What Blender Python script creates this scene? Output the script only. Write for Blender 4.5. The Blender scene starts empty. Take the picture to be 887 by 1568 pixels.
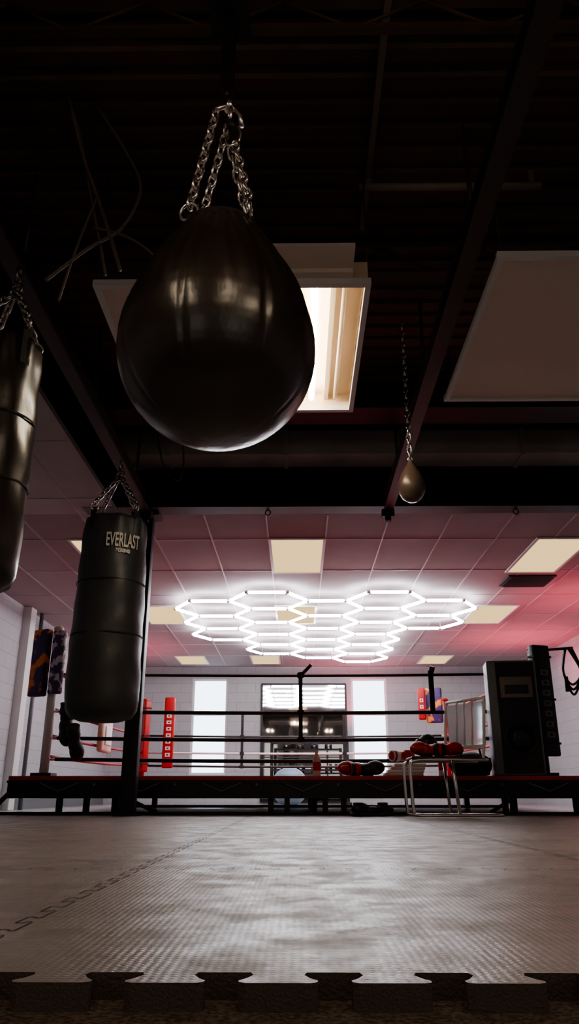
import bpy, bmesh, math, random
from mathutils import Vector, Matrix
random.seed(7)
scn = bpy.context.scene

# ------------------------------------------------------------------ materials
def mat(name, col, rough=0.6, metal=0.0, col2=None, nscale=4.0, bump=0.0, bscale=60.0,
        spec=0.5, coat=0.0, trans=0.0, coords='Object', stretch=None, ramp=(0.38, 0.64)):
    m = bpy.data.materials.new(name); m.use_nodes = True
    nt = m.node_tree; b = nt.nodes['Principled BSDF']
    b.inputs['Base Color'].default_value = (*col, 1)
    b.inputs['Roughness'].default_value = rough
    b.inputs['Metallic'].default_value = metal
    b.inputs['Specular IOR Level'].default_value = spec
    b.inputs['Coat Weight'].default_value = coat
    b.inputs['Coat Roughness'].default_value = 0.25
    b.inputs['Transmission Weight'].default_value = trans
    tc = nt.nodes.new('ShaderNodeTexCoord')
    src = tc.outputs[coords]
    if stretch:
        mp = nt.nodes.new('ShaderNodeMapping'); mp.inputs['Scale'].default_value = stretch
        nt.links.new(src, mp.inputs['Vector']); src = mp.outputs['Vector']
    if col2 is not None:
        n = nt.nodes.new('ShaderNodeTexNoise'); n.inputs['Scale'].default_value = nscale
        n.inputs['Detail'].default_value = 5
        r = nt.nodes.new('ShaderNodeValToRGB')
        r.color_ramp.elements[0].position = ramp[0]; r.color_ramp.elements[1].position = ramp[1]
        r.color_ramp.elements[0].color = (*col, 1); r.color_ramp.elements[1].color = (*col2, 1)
        nt.links.new(src, n.inputs['Vector']); nt.links.new(n.outputs['Fac'], r.inputs['Fac'])
        nt.links.new(r.outputs['Color'], b.inputs['Base Color'])
    if bump > 0:
        n2 = nt.nodes.new('ShaderNodeTexNoise'); n2.inputs['Scale'].default_value = bscale
        n2.inputs['Detail'].default_value = 4
        bp = nt.nodes.new('ShaderNodeBump'); bp.inputs['Strength'].default_value = bump
        bp.inputs['Distance'].default_value = 0.01
        nt.links.new(src, n2.inputs['Vector']); nt.links.new(n2.outputs['Fac'], bp.inputs['Height'])
        nt.links.new(bp.outputs['Normal'], b.inputs['Normal'])
    return m

def emis(name, col, s):
    m = bpy.data.materials.new(name); m.use_nodes = True
    nt = m.node_tree; nt.nodes.clear()
    o = nt.nodes.new('ShaderNodeOutputMaterial'); e = nt.nodes.new('ShaderNodeEmission')
    e.inputs['Color'].default_value = (*col, 1); e.inputs['Strength'].default_value = s
    nt.links.new(e.outputs[0], o.inputs[0]); return m

def block_mat(name, col):
    m = mat(name, col, 0.65)
    nt = m.node_tree; b = nt.nodes['Principled BSDF']
    g = nt.nodes.new('ShaderNodeNewGeometry'); sx = nt.nodes.new('ShaderNodeSeparateXYZ')
    nt.links.new(g.outputs['Position'], sx.inputs[0])
    ad = nt.nodes.new('ShaderNodeMath'); ad.operation = 'ADD'
    nt.links.new(sx.outputs['X'], ad.inputs[0]); nt.links.new(sx.outputs['Y'], ad.inputs[1])
    cb = nt.nodes.new('ShaderNodeCombineXYZ')
    nt.links.new(ad.outputs[0], cb.inputs['X']); nt.links.new(sx.outputs['Z'], cb.inputs['Y'])
    br = nt.nodes.new('ShaderNodeTexBrick'); br.inputs['Scale'].default_value = 1.0
    br.inputs['Brick Width'].default_value = 0.40; br.inputs['Row Height'].default_value = 0.20
    br.inputs['Mortar Size'].default_value = 0.005; br.inputs['Mortar Smooth'].default_value = 0.4
    br.inputs['Color1'].default_value = (*col, 1)
    br.inputs['Color2'].default_value = (*[c * 0.95 for c in col], 1)
    br.inputs['Mortar'].default_value = (*[c * 0.72 for c in col], 1)
    nt.links.new(cb.outputs[0], br.inputs['Vector']); nt.links.new(br.outputs['Color'], b.inputs['Base Color'])
    bp = nt.nodes.new('ShaderNodeBump'); bp.invert = True; bp.inputs['Strength'].default_value = 0.35
    bp.inputs['Distance'].default_value = 0.005
    nt.links.new(br.outputs['Fac'], bp.inputs['Height']); nt.links.new(bp.outputs['Normal'], b.inputs['Normal'])
    return m

def mat_foam(name, c1, c2):
    m = mat(name, c1, 0.42, col2=c2, nscale=2.2)
    nt = m.node_tree; b = nt.nodes['Principled BSDF']
    g = nt.nodes.new('ShaderNodeNewGeometry')
    w1 = nt.nodes.new('ShaderNodeTexWave'); w1.bands_direction = 'X'; w1.inputs['Scale'].default_value = 30
    w2 = nt.nodes.new('ShaderNodeTexWave'); w2.bands_direction = 'Y'; w2.inputs['Scale'].default_value = 30
    for w in (w1, w2):
        w.inputs['Distortion'].default_value = 1.0; nt.links.new(g.outputs['Position'], w.inputs['Vector'])
    mu = nt.nodes.new('ShaderNodeMath'); mu.operation = 'MULTIPLY'
    nt.links.new(w1.outputs['Fac'], mu.inputs[0]); nt.links.new(w2.outputs['Fac'], mu.inputs[1])
    n = nt.nodes.new('ShaderNodeTexNoise'); n.inputs['Scale'].default_value = 7; n.inputs['Detail'].default_value = 9
    n.inputs['Roughness'].default_value = 0.7
    nt.links.new(g.outputs['Position'], n.inputs['Vector'])
    ad = nt.nodes.new('ShaderNodeMath'); ad.operation = 'MULTIPLY_ADD'; ad.inputs[1].default_value = 5.0
    nt.links.new(n.outputs['Fac'], ad.inputs[0]); nt.links.new(mu.outputs[0], ad.inputs[2])
    bp = nt.nodes.new('ShaderNodeBump'); bp.inputs['Strength'].default_value = 0.26
    bp.inputs['Distance'].default_value = 0.002
    nt.links.new(ad.outputs[0], bp.inputs['Height']); nt.links.new(bp.outputs['Normal'], b.inputs['Normal'])
    r = nt.nodes.new('ShaderNodeMapRange'); r.inputs['From Min'].default_value = 0.38; r.inputs['From Max'].default_value = 0.62
    r.inputs['To Min'].default_value = 0.28; r.inputs['To Max'].default_value = 0.56
    nt.links.new(n.outputs['Fac'], r.inputs['Value']); nt.links.new(r.outputs[0], b.inputs['Roughness'])
    return m

M = {}
M['block'] = block_mat('painted_block', (0.47, 0.47, 0.50))
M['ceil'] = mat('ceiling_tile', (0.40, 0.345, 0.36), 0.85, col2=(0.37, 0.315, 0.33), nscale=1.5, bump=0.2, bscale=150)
M['ceilw'] = mat('ceiling_tile_light', (0.54, 0.51, 0.52), 0.85, col2=(0.51, 0.475, 0.49), nscale=1.5, bump=0.2, bscale=150)  # same tiles as ceil; the left strip's stronger light put into the colour
M['tbar'] = mat('tbar', (0.48, 0.42, 0.44), 0.5)
M['deck'] = mat('dark_deck', (0.085, 0.043, 0.026), 0.6, col2=(0.045, 0.027, 0.018), nscale=1.2, bump=0.1)
M['duct'] = mat('galvanised_duct', (0.50, 0.46, 0.46), 0.5, col2=(0.38, 0.34, 0.34), nscale=2)
M['pipe'] = mat('conduit', (0.24, 0.20, 0.18), 0.5)
M['black'] = mat('black_steel', (0.010, 0.009, 0.010), 0.45, col2=(0.018, 0.016, 0.016), nscale=6)
M['rail'] = mat('rail_steel', (0.075, 0.060, 0.052), 0.42, metal=0.3)
M['concrete'] = mat('sealed_floor', (0.50, 0.48, 0.47), 0.25, col2=(0.42, 0.40, 0.39), nscale=3)
M['carpet'] = mat('carpet', (0.07, 0.05, 0.04), 0.95, col2=(0.24, 0.18, 0.145), nscale=160, bump=1.0, bscale=300)
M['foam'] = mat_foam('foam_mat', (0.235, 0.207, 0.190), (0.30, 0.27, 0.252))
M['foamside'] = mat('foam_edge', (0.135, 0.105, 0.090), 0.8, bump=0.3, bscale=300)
M['seam'] = mat('seam', (0.05, 0.04, 0.035), 0.9)
M['leather'] = mat('black_leather', (0.030, 0.021, 0.016), 0.31, bump=0.6, bscale=8, coat=0.45, spec=0.85, stretch=(1.3, 1.3, .6))
M['leather2'] = mat('bag_vinyl', (0.050, 0.052, 0.057), 0.46, bump=0.5, bscale=9, spec=0.6)
M['strap'] = mat('webbing', (0.03, 0.028, 0.027), 0.8, bump=0.3, bscale=200)
M['brownleather'] = mat('brown_leather', (0.12, 0.085, 0.07), 0.35, coat=0.4)
M['chrome'] = mat('chrome', (0.88, 0.85, 0.83), 0.22, metal=1.0)
M['darkchain'] = mat('dark_chain', (0.50, 0.47, 0.45), 0.32, metal=1.0)
M['white'] = mat('white_paint', (0.75, 0.75, 0.75), 0.5)
M['tile'] = mat('panel_white', (0.80, 0.70, 0.63), 0.8, col2=(0.76, 0.66, 0.60), nscale=2)
M['red'] = mat('red_vinyl', (0.45, 0.02, 0.02), 0.45)
M['redrope'] = mat('red_rope', (0.34, 0.02, 0.03), 0.5)
M['canvas'] = mat('ring_canvas', (0.40, 0.055, 0.07), 0.7)
M['blackrope'] = mat('black_rope', (0.02, 0.02, 0.022), 0.45)
M['plastic'] = mat('black_plastic', (0.02, 0.02, 0.022), 0.5)
M['greyplastic'] = mat('grey_plastic', (0.15, 0.16, 0.17), 0.45)
M['grille'] = mat('grille', (0.05, 0.05, 0.055), 0.5, metal=0.3, bump=0.8, bscale=300)
M['horn'] = mat('horn', (0.20, 0.15, 0.125), 0.4)
M['clear'] = mat('clear_plastic', (0.9, 0.95, 0.97), 0.12, trans=0.6)
M['print'] = mat('printed_pad', (0.06, 0.03, 0.13), 0.5, col2=(0.85, 0.25, 0.06), nscale=7, ramp=(.53, .58))
M['print2'] = mat('printed_pad_b', (0.08, 0.04, 0.14), 0.5, col2=(0.70, 0.62, 0.75), nscale=12, ramp=(.50, .55))
M['peach'] = mat('peach_vinyl', (0.62, 0.36, 0.28), 0.5, col2=(0.7, 0.6, 0.55), nscale=5)
M['mirror'] = mat('mirror', (0.85, 0.87, 0.9), 0.03, metal=1.0)
M['logo'] = mat('logo_print', (0.72, 0.68, 0.60), 0.5)
M['ballblue'] = mat('ball_vinyl', (0.20, 0.27, 0.34), 0.4)
M['window'] = emis('frosted_daylight', (0.78, 0.89, 1.0), 2.6)
M['window_dim'] = emis('frosted_daylight_dim', (1.0, 0.88, 0.78), 0.40)  # glow of the added panes in the front wall
M['lens'] = emis('troffer_lens', (1.0, 0.70, 0.34), 0.78)
M['hex'] = emis('led_tube', (0.93, 0.96, 1.0), 19.0)
M['tube'] = emis('fluorescent', (1.0, 0.88, 0.70), 24.0)
M['lens2'] = emis('warm_tube', (1.0, .78, .56), 17)
M['cream'] = mat('reflector', (0.84, 0.68, 0.50), 0.45)
M['cable'] = mat('cable_jacket', (0.15, 0.12, 0.105), 0.5)

# ------------------------------------------------------------------ builder
class B:
    def __init__(s, name):
        s.name = name; s.bm = bmesh.new(); s.mats = []
    def mi(s, key):
        if key not in s.mats: s.mats.append(key)
        return s.mats.index(key)
    def _tag(s, faces, key, smooth):
        i = s.mi(key)
        for f in faces:
            f.material_index = i; f.smooth = smooth
    def box(s, c, size, key, rot=None, bevel=0.0):
        r = bmesh.ops.create_cube(s.bm, size=1.0)
        vs = r['verts']
        bmesh.ops.scale(s.bm, vec=Vector(size), verts=vs)
        fs = list({f for v in vs for f in v.link_faces})
        if bevel > 0:
            es = list({e for v in vs for e in v.link_edges})
            rb = bmesh.ops.bevel(s.bm, geom=es, offset=bevel, segments=3, profile=0.5, affect='EDGES')
            vs = list({v for f in rb['faces'] for v in f.verts} | {v for v in vs if v.is_valid})
            fs = list({f for v in vs for f in v.link_faces})
        if rot is not None:
            bmesh.ops.rotate(s.bm, cent=(0, 0, 0), matrix=Matrix.Rotation(rot[0], 3, rot[1]) if isinstance(rot, tuple) else rot, verts=vs)
        bmesh.ops.translate(s.bm, vec=Vector(c), verts=vs)
        s._tag(fs, key, bevel > 0)
        return vs
    def cyl(s, p0, p1, r, key, r2=None, seg=16, smooth=True):
        p0 = Vector(p0); p1 = Vector(p1); d = p1 - p0
        if d.length < 1e-6: return
        q = d.to_track_quat('Z', 'Y').to_matrix().to_4x4()
        q.translation = (p0 + p1) / 2
        rr = bmesh.ops.create_cone(s.bm, cap_ends=True, segments=seg, radius1=r, radius2=r if r2 is None else r2,
                                   depth=d.length, matrix=q)
        fs = list({f for v in rr['verts'] for f in v.link_faces})
        s._tag(fs, key, smooth)
        for f in fs:
            if len(f.verts) > 4: f.smooth = False
    def tube(s, pts, r, key, seg=8, closed=False):
        pts = [Vector(p) for p in pts]; n = len(pts); rings = []
        up = None
        for i, p in enumerate(pts):
            if closed: t = pts[(i + 1) % n] - pts[i - 1]
            else: t = pts[min(i + 1, n - 1)] - pts[max(i - 1, 0)]
            t.normalize()
            if up is None:
                up = Vector((0, 0, 1)) if abs(t.z) < 0.9 else Vector((1, 0, 0))
            a = t.cross(up)
            if a.length < 1e-4: a = t.cross(Vector((0.3, 1, 0)))
            a.normalize(); b = a.cross(t).normalized(); up = b
            rings.append([s.bm.verts.new(p + r * (math.cos(2 * math.pi * k / seg) * a + math.sin(2 * math.pi * k / seg) * b)) for k in range(seg)])
        fs = []
        m = n if closed else n - 1
        for i in range(m):
            A = rings[i]; C = rings[(i + 1) % n]
            for k in range(seg):
                fs.append(s.bm.faces.new((A[k], A[(k + 1) % seg], C[(k + 1) % seg], C[k])))
        if not closed:
            fs.append(s.bm.faces.new(list(reversed(rings[0])))); fs.append(s.bm.faces.new(rings[-1]))
        s._tag(fs, key, True)
    def lathe(s, prof, c, key, seg=48, fn=None):
        c = Vector(c); rings = []
        for (r, z) in prof:
            if r < 1e-5:
                rings.append([s.bm.verts.new(c + Vector((0, 0, z)))])
            else:
                ring = []
                for k in range(seg):
                    a = 2 * math.pi * k / seg
                    rr, zz = (r, z) if fn is None else fn(r, z, a)
                    ring.append(s.bm.verts.new(c + Vector((rr * math.cos(a), rr * math.sin(a), zz))))
                rings.append(ring)
        fs = []
        for A, C in zip(rings, rings[1:]):
            for k in range(seg):
                k2 = (k + 1) % seg
                if len(A) == 1 and len(C) == 1: continue
                if len(A) == 1: fs.append(s.bm.faces.new((A[0], C[k2], C[k])))
                elif len(C) == 1: fs.append(s.bm.faces.new((A[k], A[k2], C[0])))
                else: fs.append(s.bm.faces.new((A[k], A[k2], C[k2], C[k])))
        s._tag(fs, key, True)
        return rings
    def ball(s, c, sc, key, rot=None, sub=3):
        r = bmesh.ops.create_icosphere(s.bm, subdivisions=sub, radius=1.0)
        vs = r['verts']; bmesh.ops.scale(s.bm, vec=Vector(sc), verts=vs)
        if rot is not None: bmesh.ops.rotate(s.bm, cent=(0, 0, 0), matrix=rot, verts=vs)
        bmesh.ops.translate(s.bm, vec=Vector(c), verts=vs)
        s._tag(list({f for v in vs for f in v.link_faces}), key, True)
    def ring(s, c, R, r, key, axis=(0, 1, 0), n=24, sy=1.0):
        q = Vector(axis).normalized().to_track_quat('Z', 'Y').to_matrix()
        pts = [Vector(c) + q @ Vector((R * math.cos(2 * math.pi * k / n), sy * R * math.sin(2 * math.pi * k / n), 0)) for k in range(n)]
        s.tube(pts, r, key, seg=8, closed=True)
    def chain(s, p0, p1, key, L=0.05, wire=0.006, w=0.016):
        p0 = Vector(p0); p1 = Vector(p1); d = p1 - p0; n = max(1, round(d.length / (L - 2 * wire)))
        t = d.normalized(); a = t.cross(Vector((0.37, 0.92, 0.1))).normalized(); b = t.cross(a).normalized()
        step = d.length / n; half = (step + 2 * wire) / 2
        for i in range(n):
            c = p0 + t * (i + 0.5) * step
            u = a if i % 2 else b
            pts = []
            for k in range(12):
                an = 2 * math.pi * k / 12
                cx = math.cos(an); sy = math.sin(an)
                st = (half - w) * (1 if sy > 1e-6 else (-1 if sy < -1e-6 else 0)) + w * sy
                pts.append(c + u * (w * cx * 0.8) + t * st)
            s.tube(pts, wire, key, seg=6, closed=True)
    def prism(s, poly, z0, z1, key, sidekey=None):
        bot = [s.bm.verts.new((x, y, z0)) for x, y in poly]; top = [s.bm.verts.new((x, y, z1)) for x, y in poly]
        f1 = s.bm.faces.new(top); f2 = s.bm.faces.new(list(reversed(bot)))
        sd = []
        n = len(poly)
        for i in range(n):
            sd.append(s.bm.faces.new((bot[i], bot[(i + 1) % n], top[(i + 1) % n], top[i])))
        s._tag([f1, f2], key, False); s._tag(sd, sidekey or key, False)
    def quad(s, vs, key):
        f = s.bm.faces.new([s.bm.verts.new(v) for v in vs]); s._tag([f], key, False)
    def done(s, parent=None):
        me = bpy.data.meshes.new(s.name)
        bmesh.ops.recalc_face_normals(s.bm, faces=s.bm.faces[:])
        s.bm.to_mesh(me); s.bm.free()
        for k in s.mats: me.materials.append(M[k])
        o = bpy.data.objects.new(s.name, me)
        xs = [v.co for v in me.vertices]
        c = Vector([(min(v[i] for v in xs) + max(v[i] for v in xs)) / 2 for i in range(3)])
        me.transform(Matrix.Translation(-c)); o.location = c
        scn.collection.objects.link(o)
        if parent:
            o.parent = parent; o.matrix_parent_inverse = Matrix.Translation(-parent.location)
        return o

def rz(a): return Matrix.Rotation(a, 3, 'Z')

# ------------------------------------------------------------------ room dims
XL, XR, YB, YF = -4.0, 4.85, 16.5, -3.0
HC, HD, FZ = 2.75, 3.42, -0.03
YBEAM = 6.85; XSOF = -1.75

b = B('floor'); b.box(((XL + XR) / 2, (YF + YB) / 2 , FZ - 0.05), (XR - XL + .4, YB - YF + .4, 0.1), 'concrete'); b.done()
b = B('carpet'); b.box(((XL + XR) / 2, -0.7, FZ + 0.002), (XR - XL - .02, 4.5, 0.004), 'carpet'); b.done()
b = B('wall_left'); b.box((XL - 0.1, (YF + YB) / 2, 1.7), (0.2, YB - YF + .4, 3.6), 'block'); b.done()
b = B('wall_right'); b.box((XR + 0.1, (YF + YB) / 2, 1.7), (0.2, YB - YF + .4, 3.6), 'block'); b.done()
def wall_open(name, y, yc, wins, z0, z1):
    b = B(name); xs = [XL]
    for w in wins: xs += [w[0], w[1]]
    xs.append(XR)
    for i in range(len(xs) - 1):
        x0, x1 = xs[i], xs[i + 1]
        if i % 2:
            b.box(((x0 + x1) / 2, yc, (FZ + z0) / 2), (x1 - x0, .2, z0 - FZ), 'block')
            b.box(((x0 + x1) / 2, yc, (z1 + 3.5) / 2), (x1 - x0, .2, 3.5 - z1), 'block')
        else:
            b.box(((x0 + x1) / 2, yc, 1.735), (x1 - x0, .2, 3.53), 'block')
    b.done()
wins = [(-2.25, -1.49), (1.14, 1.90)]
wall_open('wall_back', YB, YB + .1, wins, .54, 2.50)
fw = [(-2.6, -.9), (.9, 3.4)]
wall_open('wall_front', YF, YF - .1, fw, .5, 2.4)
nwin = 0
def window(x0, x1, z0, z1, yc, sgn, key):
    global nwin
    nwin += 1
    b = B('window_%d' % nwin); t = 0.045
    cx, cz = (x0 + x1) / 2, (z0 + z1) / 2
    b.box((cx, yc + sgn * .02, cz), (x1 - x0 - .01, .02, z1 - z0 - .01), key)
    f = yc - sgn * .03
    b.box((cx, f, z0 + t / 2), (x1 - x0, .08, t), 'white'); b.box((cx, f, z1 - t / 2), (x1 - x0, .08, t), 'white')
    b.box((x0 + t / 2, f, cz), (t, .08, z1 - z0 - 2 * t), 'white'); b.box((x1 - t / 2, f, cz), (t, .08, z1 - z0 - 2 * t), 'white')
    b.box((cx, f, 1.75), (x1 - x0 - 2 * t, .05, .035), 'white')
    b.done()
for x0, x1 in wins: window(x0, x1, .54, 2.5, YB + .1, 1, 'window')
for x0, x1 in fw: window(x0, x1, .5, 2.4, YF - .1, -1, 'window_dim')  # unseen windows behind the camera, added to light bag front and mat edges
b = B('wall_mirror'); b.box((0.13, YB - .015, 1.2), (1.74, .02, 2.32), 'mirror')
for z in (0.03, 2.375): b.box((0.13, YB - .02, z), (1.80, .04, .04), 'black')
for x in (-.76, 1.02): b.box((x, YB - .02, 1.2), (.04, .04, 2.33), 'black')
b.done()

# dropped tile ceiling (far hall + left strip)
b = B('ceiling')
b.box(((XL + XR) / 2, (YBEAM + .1 + YB) / 2, HC + .02), (XR - XL, YB - YBEAM - .1, .04), 'ceil')
b.box(((XL + XSOF) / 2, (YF + YBEAM + .1) / 2, HC + .02), (XSOF - XL, YBEAM + .1 - YF, .04), 'ceilw')
b.done()
b = B('trim_1')
b.box((XSOF + .015, (YF + YBEAM) / 2, (HC + HD) / 2), (.03, YBEAM - YF, HD - HC + .02), 'black')
b.done()
b = B('ceiling_grid')
gx = [-0.305 + .61 * k for k in range(-6, 9)]
for x in gx:
    if x > XL + .05 and x < XR - .05:
        y0 = YBEAM + .12 if x > XSOF else YF + .02
        b.box((x, (y0 + YB) / 2, HC - .003), (.016, YB - y0 - .02, .006), 'tbar')
y = YBEAM + .9 - 1.22 * 8
while y < YB - .1:
    if y > YF + .1:
        x1 = XR - .02 if y > YBEAM + .15 else XSOF - .02
        b.box(((XL + .02 + x1) / 2, y, HC - .0025), (x1 - XL - .02, .016, .005), 'tbar')
    y += 1.22
b.done()

# corrugated deck over the training floor
b = B('ceiling_deck')
prof = []; y = YF
while y < YBEAM + .1:
    prof += [(y, HD), (y + .07, HD), (y + .085, HD + .016), (y + .135, HD + .016)]; y += .15
prof.append((YBEAM + .1, HD))
vt = [[b.bm.verts.new((xx, p[0], p[1])) for p in prof] for xx in (XSOF, XR)]
fs = [b.bm.faces.new((vt[0][i], vt[1][i], vt[1][i + 1], vt[0][i + 1])) for i in range(len(prof) - 1)]
b._tag(fs, 'deck', False)
b.box(((XSOF + XR) / 2, (YF + YBEAM) / 2, HD + .1), (XR - XSOF, YBEAM - YF, .04), 'deck')
b.done()
b = B('ceiling_joists')
for yy in (-1.5, .5, 2.3, 3.9):
    b.box(((XSOF + XR) / 2, yy, HD - .02), (XR - XSOF - .04, .07, .03), 'deck')
    b.box(((XSOF + XR) / 2, yy, HD - .2), (XR - XSOF - .04, .04, .025), 'deck')
    k = XSOF + .2; sgn = 1
    while k < XR - .3:
        b.cyl((k, yy, HD - .2 if sgn > 0 else HD - .03), (k + .3, yy, HD - .03 if sgn > 0 else HD - .2), .009, 'deck', seg=6)
        k += .3; sgn = -sgn
b.cyl((.35, 3.3, HD - .1), (1.35, 3.3, HD - .1), .020, 'pipe'); b.box((.40, 2.6, HD - .03), (.03, 2.2, .05), 'cable')
for xx in (.4, 1.3): b.box((xx, 3.3, HD - .05), (.03, .03, .1), 'cable')
b.done()

# main cross beam (I-section) and secondary beam
b = B('cross_beam')
cx = (XSOF - .3 + XR) / 2; L = XR - XSOF + .3
b.box((cx, YBEAM, HC + .01), (L, .20, .03), 'black'); b.box((cx, YBEAM, HC + .37), (L, .20, .03), 'black')
b.box((cx, YBEAM + .04, HC + .19), (L, .03, .36), 'black')
for xx in (-.8, .4, 1.6, 2.8, 4.0): b.box((xx, YBEAM - .03, HC + .19), (.02, .12, .34), 'black')
for xx in (-.28, 2.1): b.ring((xx, YBEAM - .02, HC - .035), .025, .006, 'rail')
b.box(((XL + XR) / 2, YBEAM + .12, (HC + .05 + 3.6) / 2), (XR - XL, .03, 3.6 - HC - .05), 'duct')
b.done()
b = B('air_duct')
b.box(((XSOF + XR) / 2 + .03, 6.55, HD - .165), (XR - XSOF - .1, .30, .25), 'duct', bevel=.01)
for k in range(6):
    b.box((-1.2 + 1.1 * k, 6.55, HD - .165), (.04, .32, .27), 'duct')
b.done()
b = B('secondary_beam')
cx = (XSOF + .04 + XR) / 2; L = XR - XSOF - .06
b.box((cx, 5.75, HD - .22), (L, .30, .03), 'black'); b.box((cx, 5.75, HD - .11), (L, .03, .21), 'black'); b.box((cx, 5.75, HD - .012), (L, .25, .02), 'black')
b.done()
b = B('support_column')
b.box((-1.475, 7.02, HC / 2), (.13, .13, HC), 'black', bevel=.008)
b.box((-1.475, 7.02, .006), (.22, .22, .012), 'black'); b.box((-1.475, 6.98, HC - .02), (.26, .20, .03), 'black')
b.done()
def rail(name, x, y0, y1):
    b = B(name); z = HC - .04
    b.box((x, (y0 + y1) / 2, z), (.09, y1 - y0, .012), 'rail'); b.box((x, (y0 + y1) / 2, z + .10), (.09, y1 - y0, .012), 'rail')
    b.box((x, (y0 + y1) / 2, z + .05), (.012, y1 - y0, .10), 'rail')
    b.box((x, y1 - .03, z - .02), (.12, .06, .07), 'black'); b.cyl((x, y1 - .03, z - .05), (x, y1 - .03, z - .1), .03, 'black')
    yy = y0 + .3
    while yy < y1 - .5:
        b.cyl((x, yy, z + .1), (x, yy, HD), .012, 'rail', seg=8); yy += 1.5
    b.done()
rail('bag_rail', -1.45, -1.5, 6.83); rail('bag_rail.001', .87, 1.2, 6.83)

# ------------------------------------------------------------------ ceiling fixtures
def troffer(x, y, w=.6, l=1.2):
    b = B('ceiling_light'); z = HC - .008
    b.box((x, y, z), (w - .05, l - .05, .008), 'lens')
    for sx in (-1, 1): b.box((x + sx * (w / 2 - .015), y, z - .003), (.03, l, .016), 'white')
    for sy in (-1, 1): b.box((x, y + sy * (l / 2 - .015), z - .003), (w - .06, .03, .016), 'white')
    b.done()
for x in (-2.16, 0.0, 2.87): troffer(x, 8.37, .62, 1.35)
for x in (-2.05, -0.02, 2.92): troffer(x, 11.4, .62, 1.25)
for x in (-2.15, -.65, 2.8): troffer(x, 15.55, .6, 1.0)
b = B('air_vent'); b.box((2.95, 9.45, HC - .01), (.6, .5, .02), 'black')
for k in range(6): b.box((2.95, 9.25 + .08 * k, HC - .025), (.54, .012, .03), 'greyplastic', rot=(.6, 'X'))
b.done()

# hexagon LED grid
b = B('hexagon_led_light')
s = .53; hz = HC - .12; edges = {}
cols = {0: [10.5, 11.42, 12.34], 1: [10.04, 10.96, 11.88, 12.8, 13.72], 2: [10.5, 11.42, 12.34, 13.26, 14.17],
        3: [10.04, 10.96, 11.88, 12.8, 13.72, 14.64], 4: [10.5, 11.42]}
for c, ys in cols.items():
    for y in ys:
        cx = -1.19 + .795 * c
        v = [(round(cx + s * math.cos(math.pi / 3 * k), 2), round(y + s * math.sin(math.pi / 3 * k) , 2)) for k in range(6)]
        for k in range(6):
            p, q = v[k], v[(k + 1) % 6]
            key = (round((p[0] + q[0]) * 5), round((p[1] + q[1]) * 5))
            if key not in edges: edges[key] = (p, q)
nodes = set()
for p, q in edges.values():
    P = Vector((*p, hz)); Q = Vector((*q, hz)); d = (Q - P).normalized()
    b.cyl(P + d * .03, Q - d * .03, .021, 'hex', seg=8); nodes.add(p)
for p in nodes:
    b.cyl((*p, hz - .015), (*p, hz + .02), .026, 'white', seg=10)
for p in sorted(nodes)[::5]:
    b.cyl((*p, hz), (*p, HC - .02), .003, 'white', seg=6)
b.done()

ZP = 2.63
def hangers(b, pts):
    for x, y in pts: b.cyl((x, y, ZP + .02), (x, y, HD), .005, 'rail', seg=6)
b = B('hanging_ceiling_panel')
b.box((1.75, 3.75, ZP + .012), (1.50, 1.42, .015), 'tile')
for yy in (3.04, 4.46): b.box((1.75, yy, ZP + .01), (1.54, .03, .035), 'white')
for xx in (1.0, 2.5): b.box((xx, 3.75, ZP + .01), (.03, 1.39, .035), 'white')
hangers(b, [(1.02, 3.1), (2.48, 3.1), (1.02, 4.4), (2.48, 4.4)]); b.done()
b = B('fluorescent_troffer')
x0, xm, x1, y0, y1 = -1.03, -.27, .37, 3.24, 4.60
for yy in (y0, y1): b.box(((x0 + x1) / 2, yy, ZP + .01), (x1 - x0 + .03, .035, .035), 'white')
for xx in (x0, xm, x1): b.box((xx, (y0 + y1) / 2, ZP + .01), (.03, y1 - y0 - .03, .035), 'white')
b.box(((x0 + xm) / 2, (y0 + y1) / 2, ZP + .012), (xm - x0 - .03, y1 - y0 - .03, .012), 'tile')
b.box(((xm + x1) / 2, (y0 + y1) / 2, ZP + .13), (x1 - xm, y1 - y0, .01), 'cream')
for xx in (xm + .005, x1 - .005): b.box((xx, (y0 + y1) / 2, ZP + .07), (.01, y1 - y0, .12), 'cream')
for yy in (y0, y1): b.box(((xm + x1) / 2, yy, ZP + .08), (x1 - xm, .01, .11), 'cream')
for xx in (-.12, .10):
    b.cyl((xx, y0 + .08, ZP + .05), (xx, y1 - .08, ZP + .05), .019, 'tube', seg=12)
for xx in (-.01, .20): b.box((xx, (y0 + y1) / 2, ZP + .10), (.03, y1 - y0 - .03, .05), 'cream')
b.cyl((.26, y0 + .03, ZP + .07), (.26, y1 - .05, ZP + .07), .014, 'cream', seg=10)
b.box((.08, y0 - .13, ZP + .06), (.42, .2, .02), 'tile'); b.box((.08, y0 - .04, ZP + .05), (.42, .05, .05), 'tile')
hangers(b, [(x0, y0 + .02), (x1, y0 + .02), (x0, y1), (x1, y1)])
b.done()
def hung_light(x, y):  # out of view overhead; bare tubes added to light the bag and deck
    b = B('hanging_shop_light')
    b.box((x, y, ZP + .04), (.09, 1.2, .05), 'white', bevel=.01)
    for k in (-.09, .09): b.cyl((x + k, y - .56, ZP + .01), (x + k, y + .56, ZP + .01), .016, 'lens2', seg=10)
    for k in (-.57, .57): b.box((x, y + k, ZP + .02), (.26, .03, .06), 'white')
    for k in (-.5, .5): b.cyl((x, y + k, ZP + .06), (x, y + k, HD), .004, 'rail', seg=6)
    b.done()
hung_light(-1.15, .5); hung_light(1.3, .3); hung_light(.25, .3)

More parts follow.
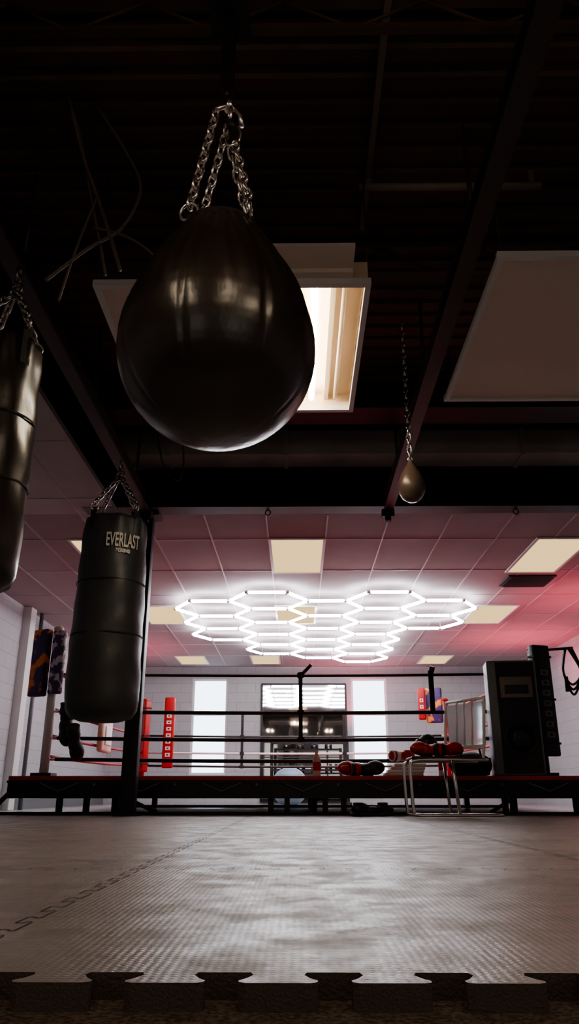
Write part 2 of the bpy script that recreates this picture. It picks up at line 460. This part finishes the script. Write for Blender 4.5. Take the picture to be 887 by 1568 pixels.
# ------------------------------------------------------------------ loose cables
def spl(pts, n=10):
    pts = [Vector(p) for p in pts]; out = []
    P = [pts[0]] + pts + [pts[-1]]
    for i in range(1, len(P) - 2):
        for k in range(n):
            t = k / n; a, b_, c, d = P[i - 1], P[i], P[i + 1], P[i + 2]
            out.append(.5 * ((2 * b_) + (c - a) * t + (2 * a - 5 * b_ + 4 * c - d) * t * t + (3 * b_ - a - 3 * c + d) * t ** 3))
    out.append(pts[-1]); return out
b = B('ceiling_cables')
b.tube(spl([(-1.125, 2.8, 3.42), (-1.02, 2.8, 3.05), (-.93, 2.8, 2.8), (-.86, 2.8, 2.6), (-.79, 2.8, 2.38)]), .009, 'cable')
b.tube(spl([(-1.12, 2.82, 3.42), (-1.03, 2.82, 3.1), (-.95, 2.82, 2.75), (-.90, 2.82, 2.55), (-.86, 2.82, 2.37)]), .007, 'cable')
b.tube(spl([(-.93, 2.8, 2.8), (-1.0, 2.8, 2.5), (-1.05, 2.8, 2.22)]), .006, 'cable')
b.tube(spl([(-1.0, 2.84, 3.42), (-.80, 2.82, 3.05), (-.73, 2.8, 2.83), (-.80, 2.8, 2.62), (-.95, 2.8, 2.5), (-1.12, 2.8, 2.33)]), .008, 'cable')
b.tube(spl([(-.93, 2.8, 2.62), (-.8, 2.8, 2.58), (-.68, 2.8, 2.5), (-.58, 2.8, 2.38)]), .006, 'cable')
b.tube(spl([(-1.3, 6.3, 3.40), (-1.22, 6.3, 3.0), (-1.08, 6.3, 2.83), (-1.03, 6.3, 3.0), (-1.08, 6.3, 3.40)]), .008, 'cable')
b.done()

# ------------------------------------------------------------------ teardrop bag
TX, TY, TZ = -.262, 2.16, 1.545
b = B('teardrop_punching_bag')
prof = []
for k in range(0, 15):
    a = -math.pi / 2 + (math.pi / 2) * k / 14
    prof.append((.325 * math.cos(a), .325 * math.sin(a)))
prof[0] = (0, -.325)
prof += [(.323, .05), (.315, .10), (.302, .15), (.284, .20), (.262, .25), (.237, .30), (.210, .35), (.183, .40), (.158, .44), (.140, .47), (.128, .485), (.112, .487), (0, .475)]
def tdf(r, z, a):
    if r < .001: return r, z
    u = (a * 8 / (2 * math.pi) + .28) % 1.0
    d = min(u, 1 - u)
    up = max(0, min(1, (z + .05) / .3))
    g = r * (.030 * up) * (1 - 4 * (u - .5) ** 2)
    sh = .005 * max(0, 1 - d * 16) * (1 if z > -.25 else .3)
    pk = 0
    if z > .02:
        t = min(1, (z - .02) / .35)
        pk = .005 * t * math.sin(a * 17 + 1.1) + .004 * t * math.sin(a * 31 + z * 9) + .003 * t * math.sin(a * 7 + z * 22)
    return r - .02 * up * r + g - sh + pk, z
den = []
for (r0, z0), (r1, z1) in zip(prof, prof[1:]):
    for k in range(3): den.append((r0 + (r1 - r0) * k / 3, z0 + (z1 - z0) * k / 3))
den.append(prof[-1])
b.lathe(den, (TX, TY, TZ), 'leather', seg=192, fn=tdf)
b.lathe([(.132, .455), (.140, .46), (.138, .485), (.128, .492), (.10, .488)], (TX, TY, TZ), 'strap', seg=64)
apex = Vector((TX + .01, TY, 2.60))
# four chains: the two left strands run all the way up, the right strands meet a lower snap hook
hookR = Vector((TX + .035, TY - .01, 2.44))
for ang, tp in ((218, apex + Vector((-.045, -.02, -.01))), (322, hookR), (38, hookR + Vector((-.015, .02, 0))), (142, apex + Vector((-.005, .03, -.03)))):
    a = math.radians(ang)
    rim = Vector((TX + .134 * math.cos(a), TY + .134 * math.sin(a), TZ + .475))
    b.box(rim - Vector((0, 0, .02)), (.03, .014, .07), 'strap', rot=rz(a + math.pi / 2))
    b.ring(rim + Vector((0, 0, .035)), .034, .006, 'chrome', axis=(math.cos(a + .6), math.sin(a + .6), 0))
    b.chain(rim + Vector((0, 0, .055)), tp, 'chrome', L=.058, wire=.0062, w=.020)
# snap hook + swivel body above the right strands
b.ring(hookR + Vector((-.005, 0, .03)), .030, .007, 'chrome', axis=(.3, 1, 0), sy=1.5)
b.cyl(hookR + Vector((-.005, 0, .06)), hookR + Vector((-.02, 0, .11)), .018, 'black')
b.ring(hookR + Vector((-.02, 0, .13)), .024, .007, 'chrome', axis=(1, .3, 0), sy=1.4)
b.tube([apex + Vector((-.05, -.02, -.01)), apex + Vector((-.02, 0, .03)), apex + Vector((.02, 0, .02)), apex + Vector((.045, 0, -.02)), apex + Vector((.05, 0, -.07))], .010, 'chrome')
b.cyl(apex + Vector((0, 0, .01)), apex + Vector((0, 0, .07)), .018, 'chrome')
b.done()
b = B('bag_hanger_bracket')
b.box((TX, TY, 2.90), (.05, .05, .40), 'black')
b.box((TX, TY, HD - .32), (.16, .16, .02), 'black'); b.cyl((TX, TY, HD - .32), (TX, TY, HD), .03, 'black')
b.cyl((TX, TY, 2.675), (TX, TY, 2.72), .01, 'rail')
b.done()

# ------------------------------------------------------------------ heavy bags
def heavy_bag(name, x, y, z0, z1, r, key, tz, logo=False):
    b = B(name); H = z1 - z0
    prof = [(0, 0), (r * .55, .005), (r * .82, .03), (r * .95, .08), (r * 1.0, .16)]
    n = 26
    for k in range(1, n): prof.append((r * (1.0 - .10 * (k / n) ** 2), .16 + (H - .22) * k / n))
    prof += [(r * .88, H - .03), (r * .85, H), (r * .80, H + .005), (0, H - .01)]
    def fn(rr, z, a):
        w = .003 * math.sin(a * 5 + z * 7) + .003 * math.sin(z * 23 + 2 * math.sin(a * 2))
        if z > H - .25: w += .010 * math.sin(a * 9) * (z - H + .25) / .25
        return (rr + w * (1 if rr > r * .6 else 0), z)
    b.lathe(prof, (x, y, z0), key, seg=96, fn=fn)
    for f in (.40, .66):
        rr = r * (1 - .10 * f ** 2) + .004
        b.lathe([(rr, H * f - .006), (rr + .002, H * f), (rr, H * f + .006)], (x, y, z0), 'strap', seg=64)
    rt = r * .86
    apex = Vector((x, y, tz - .12))
    for k in range(4):
        a = math.pi / 4 + k * math.pi / 2 + .15
        p = Vector((x + rt * math.cos(a), y + rt * math.sin(a), z1))
        b.box(p + Vector((0, 0, -.05)), (.05, .016, .2), 'strap', rot=rz(a + math.pi / 2))
        b.ring(p + Vector((0, 0, .07)), .03, .006, 'darkchain', axis=(math.cos(a + 1.2), math.sin(a + 1.2), 0))
        b.chain(p + Vector((0, 0, .09)), apex, 'darkchain', L=.055, wire=.007, w=.019)
    b.ring(apex, .035, .008, 'darkchain', axis=(.4, 1, 0))
    b.chain(apex, (x, y, tz), 'darkchain', L=.055, wire=.007, w=.018)
    o = b.done()
    if logo:
        for txt, sz, zz, sq in (('EVERLAST', .15, z1 - .27, .40), ('BOXING', .035, z1 - .315, .8)):
            cu = bpy.data.curves.new('logo_text', 'FONT'); cu.body = txt; cu.size = sz; cu.align_x = 'CENTER'; cu.extrude = .001
            cu.offset = .003
            to = bpy.data.objects.new('logo_tmp', cu); scn.collection.objects.link(to)
            dg = bpy.context.evaluated_depsgraph_get(); me = bpy.data.meshes.new_from_object(to.evaluated_get(dg))
            bpy.data.objects.remove(to)
            bm2 = bmesh.new(); bm2.from_mesh(me)
            bmesh.ops.subdivide_edges(bm2, edges=[e for e in bm2.edges if e.calc_length() > .02], cuts=3)
            bmesh.ops.triangulate(bm2, faces=bm2.faces[:])
            bm2.to_mesh(me); bm2.free()
            rl = r * .915 + .016
            for v in me.vertices:
                a = -math.pi / 2 + .50 + v.co.x * sq / rl
                v.co = Vector((x + (rl + v.co.z) * math.cos(a), y + (rl + v.co.z) * math.sin(a), zz + v.co.y))
            me.materials.append(M['logo'])
            lo = bpy.data.objects.new('logo_' + str(len(txt)), me); scn.collection.objects.link(lo)
            lo.parent = o; lo.matrix_parent_inverse = Matrix.Translation(-o.location)
heavy_bag('heavy_bag', -1.42, 5.6, .66, 2.18, .265, 'leather2', HC - .05, True)
heavy_bag('heavy_bag.001', -1.42, 3.2, 1.0, 2.24, .18, 'leather', HC - .05)

# ------------------------------------------------------------------ speed bag
b = B('speed_bag'); sx, sy, sz = .775, 4.74, 2.01
pf = [(0, 0), (.035, .006), (.065, .028), (.086, .065), (.094, .105), (.088, .15), (.070, .20), (.045, .245), (.022, .28), (.012, .30), (0, .305)]
b.lathe(pf, (sx, sy, sz), 'brownleather', seg=40, fn=lambda r, z, a: (r * (1 - .02 * (1 - min(1, abs(math.sin(a * 3)) * 6))), z))
b.ring((sx, sy, sz + .315), .015, .004, 'chrome'); b.chain((sx, sy, sz + .32), (sx, sy, HD), 'chrome', L=.06, wire=.0065, w=.018)
b.done()

# ------------------------------------------------------------------ foam mats with jigsaw edge
P = .1163
def jig(n0, n1, base, depth, off):
    pts = []
    for k in range(n0, n1):
        c = off + k * P
        prof = [(-.030, 0), (-.027, .25), (-.033, .55), (-.041, .78), (-.040, .93), (-.033, 1), (.033, 1), (.040, .93), (.041, .78), (.033, .55), (.027, .25), (.030, 0)]
        for dx, t in prof: pts.append((c + dx, base - depth * t))
    return pts
b = B('foam_floor_mat')
edge = jig(-33, 41, .935, .048, -.021)
poly = [(XL + .02, .935)] + edge + [(XR - .02, .935), (XR - .02, 7.2), (XL + .02, 7.2)]
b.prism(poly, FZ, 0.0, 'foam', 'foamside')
def ribbon(pts, w, z):
    n = len(pts)
    for i in range(n - 1):
        p = Vector(pts[i]); q = Vector(pts[i + 1]); d = (q - p)
        if d.length < 1e-6: continue
        d.normalize(); nn = Vector((-d.y, d.x)) * w / 2
        b.quad([(*(p + nn), z), (*(p - nn), z), (*(q - nn), z), (*(q + nn), z)], 'seam')
for yy in (2.15, 3.37, 4.6, 5.8):
    ribbon(jig(-30, 38, yy, .05, -.021), .0025, .0006)
for xx in (-.42, -1.64, .80, 2.02, 3.24, -2.86):
    e = [(xx - (y_ - 0), x_) for (x_, y_) in jig(0, 52, 0, .022, 1.0)]
    ribbon(e, .003, .0006)
b.done()

# ------------------------------------------------------------------ boxing ring
RX0, RX1, RY0, RY1 = -2.68, 3.25, 7.40, 13.2
ZT = .335
b = B('boxing_ring')
b.box(((RX0 + RX1) / 2, (RY0 + RY1) / 2, ZT - .02), (RX1 - RX0, RY1 - RY0, .04), 'canvas', bevel=.006)
b.box(((RX0 + RX1) / 2, RY0 + .012, ZT - .052), (RX1 - RX0 + .02, .03, .022), 'plastic')
for yy in (RY0 + .04, (RY0 + RY1) / 2, RY1 - .04):
    b.box(((RX0 + RX1) / 2, yy, .215), (RX1 - RX0, .06, .15), 'black')
for xx in (RX0 + .03, (RX0 + RX1) / 2, RX1 - .03):
    b.box((xx, (RY0 + RY1) / 2, .21), (.06, RY1 - RY0, .14), 'black')
x = RX0 + .3
while x < RX1 - .3:
    b.tube([(x, RY0 - .005, .27), (x + .18, RY0 - .01, .20), (x + .36, RY0 - .005, .275)], .006, 'greyplastic', seg=6)
    b.cyl((x + .5, RY0 + .01, .26), (x + .5, RY0 - .002, .26), .012, 'greyplastic', seg=12)
    x += .75
for xx in (-2.2, -1.95, -.25, -.1, .25, .42, 1.9, 2.55, 3.1):
    b.box((xx, RY0 + .06, .07), (.05, .05, .2), 'black')
for xx in (-2.3, 0.2, 2.7):
    for yy in (10.2, 13.0): b.box((xx, yy, .07), (.08, .08, .2), 'black')
b.box(((RX0 + RX1) / 2, RY0 + .03, FZ + .03), (RX1 - RX0 + .1, .06, .05), 'black')
b.box(((RX0 + RX1) / 2, RY1 - .1, FZ + .02), (RX1 - RX0 + .1, .05, .04), 'black')
b.cyl((RX0 + .02, RY0 + .05, .2), (RX0 - .15, RY0 - .02, .0), .022, 'black')
b.cyl((-1.6, RY0, .16), (-1.3, RY0 + .02, .02), .016, 'black'); b.cyl((2.0, RY0, .16), (1.75, RY0 + .02, .02), .016, 'black')
posts = {'nl': (-2.50, 7.85, 1.80, 'white'), 'nr': (2.42, 7.85, 1.58, 'black'), 'bl': (-2.50, 12.75, 1.62, 'red'), 'br': (2.42, 12.75, 1.62, 'red')}
for k, (x, y, h, c) in posts.items():
    b.cyl((x, y, .3), (x, y, h), .045, c, seg=20); b.ball((x, y, h), (.05, .05, .03), c)
    b.box((x, y, ZT + .02), (.2, .2, .03), 'black')
RZ = [.50, .70, .96, 1.33]
def rope(p, q, r, key, sag=.02):
    p = Vector(p); q = Vector(q); pts = [p.lerp(q, t / 12) - Vector((0, 0, sag * 4 * (t / 12) * (1 - t / 12))) for t in range(13)]
    b.tube(pts, r, key, seg=10)
o = .10
for i, z in enumerate(RZ):
    rope((-2.5 + o, 7.85 , z), (2.42 - o, 7.85, z), .019 if i < 3 else .014, 'blackrope')
    rope((-2.5 + o, 12.75, z + .1), (2.42 - o, 12.75, z + .1), .017, 'blackrope' if i != 1 else 'white')
    rope((-2.5, 7.85 + o, z + .03), (-2.5, 12.75 - o, z + .1), .017, 'redrope')
    rope((2.42, 7.85 + o, z + .03), (2.42, 12.75 - o, z + .1), .017, 'redrope')
    for (x, y, h, c) in posts.values():
        zz = z + (.1 if y > 10 else 0)
        sx_ = 1 if x < 0 else -1; sy_ = 1 if y < 10 else -1
        b.cyl((x, y, zz), (x + sx_ * .12, y, zz), .014, 'chrome', seg=8); b.cyl((x, y, zz), (x, y + sy_ * .12, zz), .014, 'chrome', seg=8)
for (x, y) in ((.03, 7.85), (.75, 12.75), (-.9, 12.75)):
    dz = .1 if y > 10 else 0
    lo = .70 if y < 10 else .5
    b.box((x, y - .02, (lo + 1.33) / 2 + dz), (.04, .012, 1.36 - lo), 'strap')
    b.box((x, y + .02, (lo + 1.33) / 2 + dz), (.04, .012, 1.36 - lo), 'strap')
    for z in RZ:
        if z >= lo: b.box((x, y, z + dz - .015), (.07, .05, .05), 'strap', bevel=.01)
b.cyl((.05, 7.85, 1.33), (.14, 7.83, 1.42), .018, 'black')
b.box((1.36, 7.85, 1.15), (.05, .03, .42), 'strap'); b.cyl((1.36, 7.85, 1.33), (1.38, 7.83, 1.40), .03, 'black')
ring_o = b.done()

def corner_pad(name, x, y, z0, z1, ang, key, w=.17, stripes=None, bands=True):
    b = B(name)
    b.box((x, y, (z0 + z1) / 2), (w, .09, z1 - z0), key, rot=rz(ang), bevel=.02)
    if bands:
        for z in (z0 + .12, (z0 + z1) / 2, z1 - .12):
            b.box((x, y, z), (w + .012, .10, .02), 'strap', rot=rz(ang))
    if stripes:
        n = int((z1 - z0 - .3) / .1)
        off = Vector((math.sin(ang), -math.cos(ang), 0)) * .047
        for k in range(n):
            hgt = .055
            b.box(Vector((x, y, z0 + .2 + k * .1)) + off, (w * .45, .006, hgt), stripes, rot=rz(ang))
            b.box(Vector((x, y, z0 + .2 + k * .1)) + off * 1.04, (w * .2, .007, hgt * .45), key, rot=rz(ang))
    b.done(ring_o)
corner_pad('corner_pad_a', 2.46, 7.76, .52, 1.60, .35, 'plastic', .2, 'horn')
corner_pad('corner_pad_b', 2.56, 7.93, .55, 1.55, 1.2, 'plastic', .16)
corner_pad('corner_pad_c', -2.64, 7.80, 1.1, 1.78, -.5, 'print', .20, None, False)
corner_pad('corner_pad_d', -2.45, 7.76, 1.12, 1.76, -.3, 'print2', .13, None, False)
corner_pad('corner_pad_e', -2.27, 7.78, 1.10, 1.78, -.1, 'red', .12, 'white', False)
corner_pad('corner_pad_f', -2.08, 12.68, .56, 1.66, 0, 'red', .17, 'white', False)
corner_pad('corner_pad_g', -2.44, 12.62, .5, 1.6, .6, 'red', .10)
corner_pad('corner_pad_h', 2.22, 12.66, 1.25, 1.8, -.4, 'print', .26, None, False)
corner_pad('corner_pad_i', 2.02, 12.66, 1.3, 1.8, -.2, 'red', .12, 'white', False)

# ------------------------------------------------------------------ speaker cabinet
b = B('loudspeaker'); x, y, z0 = 2.08, 7.56, ZT; R = rz(-.12)
def off(dx, dy, z): v = R @ Vector((dx, dy, 0)); return (x + v.x, y + v.y, z)
b.box(off(0, 0, z0 + .53), (.46, .3, 1.06), 'greyplastic', rot=R, bevel=.02)
b.box(off(.03, -.152, z0 + .53), (.36, .012, 1.02), 'grille', rot=R, bevel=.004)
b.box(off(.03, -.165, z0 + .80), (.30, .02, .20), 'horn', rot=R, bevel=.008)
b.box(off(.03, -.178, z0 + .78), (.22, .015, .08), 'plastic', rot=R, bevel=.006)
c = Vector(off(.03, -.16, z0 + .33)); ax = R @ Vector((0, 1, 0))
b.ring(c, .145, .014, 'plastic', axis=ax); b.cyl(c + ax * .004, c - ax * .014, .13, 'plastic', r2=.05, seg=32)
b.ball(c - ax * .012, (.045, .02, .045), 'plastic')
b.done()

# ------------------------------------------------------------------ chair in front of the ring
b = B('chair')
def leg(yy):
    b.tube(spl([(1.62, yy, .45), (1.2, yy, .455), (1.0, yy, .445), (.955, yy, .40), (.955, yy, .2), (.965, yy, .05), (1.0, yy, .014), (1.3, yy, .013), (1.70, yy, .013)], 6), .015, 'chrome')
leg(6.78); leg(7.18)
b.tube([(1.70, 6.78, .013), (1.70, 7.18, .013)], .013, 'chrome')
b.tube([(1.31, 6.78, .45), (1.345, 6.78, .013)], .015, 'chrome'); b.tube([(1.31, 7.18, .45), (1.345, 7.18, .013)], .013, 'chrome')
b.box((1.27, 6.98, .465), (.60, .40, .03), 'plastic', bevel=.012)
p0, p1 = Vector((1.34, 7.19, 0)), Vector((1.60, 6.80, 0))
for p in (p0, p1): b.tube(spl([p + Vector((-.02, 0, .46)), p + Vector((0, 0, .6)), p + Vector((.02, .02, .8)), p + Vector((.04, .03, .97))], 6), .013, 'white')
q0, q1 = p0 + Vector((.04, .03, .97)), p1 + Vector((.04, .03, .97))
b.tube([q0, q1], .013, 'white'); m_ = (p0 + p1) / 2; an = math.atan2((p1 - p0).y, (p1 - p0).x)
b.box(m_ + Vector((.03, .02, .76)), ((p1 - p0).length - .03, .012, .36), 'clear', rot=rz(an), bevel=.004)
for t in (.3, .5, .7):
    w_ = p0.lerp(p1, t); b.cyl(w_ + Vector((0, 0, .55)), w_ + Vector((.035, .03, .97)), .008, 'white', seg=8)
b.box(m_ + Vector((0, 0, .56)), ((p1 - p0).length, .02, .03), 'white', rot=rz(an))
b.done()
def glove(name, loc, rot, key, sc=1.0, cuff='plastic'):
    b = B(name); L = Vector(loc); Rr = rot
    def T(v): return L + Rr @ (Vector(v) * sc)
    b.ball(T((0.01, 0, 0.005)), (.085 * sc, .066 * sc, .060 * sc), key, rot=Rr)
    b.ball(T((-.05, 0, -.008)), (.075 * sc, .058 * sc, .052 * sc), key, rot=Rr)
    b.ball(T((.0, .065, .0)), (.058 * sc, .024 * sc, .028 * sc), key, rot=Rr @ Matrix.Rotation(.35, 3, 'Z'))
    b.cyl(T((-.09, 0, -.01)), T((-.21, 0, -.01)), .046 * sc, key, r2=.055 * sc)
    b.cyl(T((-.13, 0, -.01)), T((-.175, 0, -.01)), .056 * sc, cuff)
    b.ring(T((-.21, 0, -.01)), .05 * sc, .007 * sc, cuff, axis=Rr @ Vector((1, 0, 0)))
    b.done()
glove('boxing_glove', (1.06, 6.88, .545), rz(2.8), 'red', .95); glove('boxing_glove.001', (1.36, 6.92, .545), rz(.5), 'red', .95)
glove('boxing_glove.002', (.72, 7.55, ZT + .07), rz(.2), 'plastic', 1.1, 'red'); glove('boxing_glove.003', (.48, 7.62, ZT + .07), rz(2.9), 'red', 1.1, 'plastic')
glove('boxing_glove.004', (2.0, 8.9, ZT + .065), rz(1.2), 'red')
dn = Matrix.Rotation(math.pi / 2, 3, 'Y')
glove('boxing_glove.005', (-2.28, 7.74, .74), dn, 'plastic', 1.35); glove('boxing_glove.006', (-2.17, 7.74, .58), dn @ rz(.6), 'plastic', 1.2)
glove('boxing_glove.007', (1.05, 7.66, ZT + .19), rz(.6), 'red', .9, 'white')
b = B('boxing_headgear'); L = Vector((1.16, 7.08, .585))
b.ball(L, (.09, .09, .10), 'plastic'); b.ball(L + Vector((-.05, 0, -.03)), (.06, .09, .065), 'red')
b.box(L + Vector((-.08, 0, .03)), (.04, .14, .05), 'plastic', bevel=.015)
for sg in (-1, 1): b.ball(L + Vector((0, .08 * sg, -.03)), (.045, .025, .06), 'plastic')
b.done()
b = B('gym_bag'); L = Vector((1.64, 7.62, ZT + .11))
b.ball(L, (.21, .12, .11), 'plastic'); b.ball(L + Vector((.10, 0, -.01)), (.11, .11, .10), 'strap'); b.ball(L + Vector((-.1, 0, .01)), (.10, .11, .09), 'strap')
b.tube(spl([L + Vector((-.1, -.06, .06)), L + Vector((-.05, -.1, .16)), L + Vector((.06, -.1, .16)), L + Vector((.1, -.06, .06))], 6), .01, 'strap')
b.box(L + Vector((0, 0, -.08)), (.34, .18, .05), 'plastic', bevel=.02); b.done()
b = B('folded_towel')
for k in range(4): b.box((1.0 + .02 * k, 7.62, ZT + .016 + .028 * k), (.36 - .02 * k, .2, .028), 'white' if k % 2 else 'peach', bevel=.01)
b.done()
def shoe(name, x, y, a):
    b = B(name); R = rz(a)
    def T(v): w = R @ Vector(v); return (x + w.x, y + w.y, w.z)
    b.box(T((0, 0, .016)), (.28, .09, .03), 'plastic', rot=R, bevel=.012)
    b.ball(T((.06, 0, .045)), (.09, .043, .035), 'plastic', rot=R); b.ball(T((-.05, 0, .06)), (.085, .042, .05), 'plastic', rot=R)
    b.ring(T((-.07, 0, .10)), .036, .010, 'strap', axis=(0, 0, 1)); b.done()
shoe('sneaker', .58, 6.95, .3); shoe('sneaker.001', .76, 7.06, 1.1)
b = B('punch_shield'); b.box((-2.43, 9.9, .86), (.08, .50, .40), 'peach', bevel=.035)
b.box((-2.385, 9.9, .86), (.02, .30, .22), 'white', bevel=.006); b.box((-2.46, 9.9, 1.02), (.04, .06, .14), 'strap'); b.done()
b = B('weight_rack')
for xx in (-.5, .95):
    b.box((xx, 15.3, .55), (.06, .06, 1.16), 'black'); b.box((xx, 15.3, FZ + .03), (.1, .6, .06), 'black')
for zz in (.60, 1.10):
    b.box((.22, 15.3, zz), (1.42, .2, .035), 'black')
    for k in range(4):
        X = -.25 + k * .31
        b.cyl((X - .08, 15.3, zz + .07), (X - .03, 15.3, zz + .07), .05, 'plastic'); b.cyl((X + .03, 15.3, zz + .07), (X + .08, 15.3, zz + .07), .05, 'plastic')
        b.cyl((X - .05, 15.3, zz + .07), (X + .05, 15.3, zz + .07), .015, 'chrome')
b.done()
b = B('exercise_ball'); b.ball((-.15, 14.4, .30), (.33, .33, .33), 'ballblue', sub=4)
for k in (-.2, -.1, 0, .1, .2): b.ring((-.15, 14.4, .30 + k), math.sqrt(.33 ** 2 - k * k), .003, 'ballblue', axis=(0, 0, 1), n=48)
b.done()
def bottle(name, x, y, key):
    b = B(name); b.lathe([(0, 0), (.036, 0), (.038, .01), (.038, .15), (.03, .18), (.014, .2), (.014, .215), (.018, .216), (.018, .235), (0, .236)], (x, y, ZT), key, seg=24)
    b.lathe([(.0385, .05), (.0392, .06), (.0392, .12), (.0385, .13)], (x, y, ZT), 'red', seg=24); b.done()
bottle('water_bottle', .18, 7.65, 'peach'); bottle('water_bottle.001', 1.36, 7.52, 'white')
b = B('jump_rope')
for k in range(3):
    b.tube(spl([(2.78, 7.88 + .02 * k, 1.60), (2.72, 7.86, 1.35), (2.80, 7.86, 1.22 - .05 * k), (2.90, 7.86, 1.35), (2.80 + .02 * k, 7.88, 1.60)], 8), .012, 'plastic')
b.cyl((2.45, 7.9, 1.57), (2.86, 7.9, 1.60), .014, 'black'); b.cyl((2.74, 7.86, 1.3), (2.74, 7.86, 1.15), .02, 'plastic'); b.done(ring_o)
b = B('trim_2'); b.box((XL + .06, 10.95, (HC + FZ) / 2), (.12, .22, HC - FZ - .01), 'white', bevel=.005)
b.cyl((XL + .12, 11.3, FZ), (XL + .12, 11.3, HC), .03, 'greyplastic'); b.done()
b = B('trim_3'); b.box((XL + .015, (YF + YB) / 2, .04), (.03, YB - YF - .1, .14), 'greyplastic'); b.done()

# unseen red spots without fixtures, added to redden the hall ceiling
for i, (x, y, e) in enumerate(((-3.3, 14.2, 60), (3.9, 13.2, 120), (1.2, 16.0, 60), (4.1, 10.2, 95))):
    l = bpy.data.lights.new('red_uplight', 'SPOT'); l.energy = e; l.color = (1.0, .10, .16); l.spot_size = 2.2; l.spot_blend = 1.0
    l.shadow_soft_size = .08
    o = bpy.data.objects.new('red_uplight', l); o.location = (x, y, 1.2); o.rotation_euler = (math.pi, 0, 0); scn.collection.objects.link(o)

# ------------------------------------------------------------------ world + camera
w = bpy.data.worlds.new('world'); scn.world = w; w.use_nodes = True
w.node_tree.nodes['Background'].inputs[0].default_value = (.6, .7, .9, 1); w.node_tree.nodes['Background'].inputs[1].default_value = .5
cam = bpy.data.cameras.new('camera'); co = bpy.data.objects.new('camera', cam); scn.collection.objects.link(co)
cam.sensor_fit = 'VERTICAL'; cam.sensor_height = 36; cam.lens = 26.63; cam.clip_start = .02
co.location = (0, 0, .18)
co.rotation_euler = (math.radians(90 + 20.4), 0, math.radians(.6))
scn.camera = co
scn.view_settings.view_transform = 'AgX'
try: scn.view_settings.look = 'AgX - Medium High Contrast'
except Exception as e: print(e)
scn.view_settings.exposure = 0.6
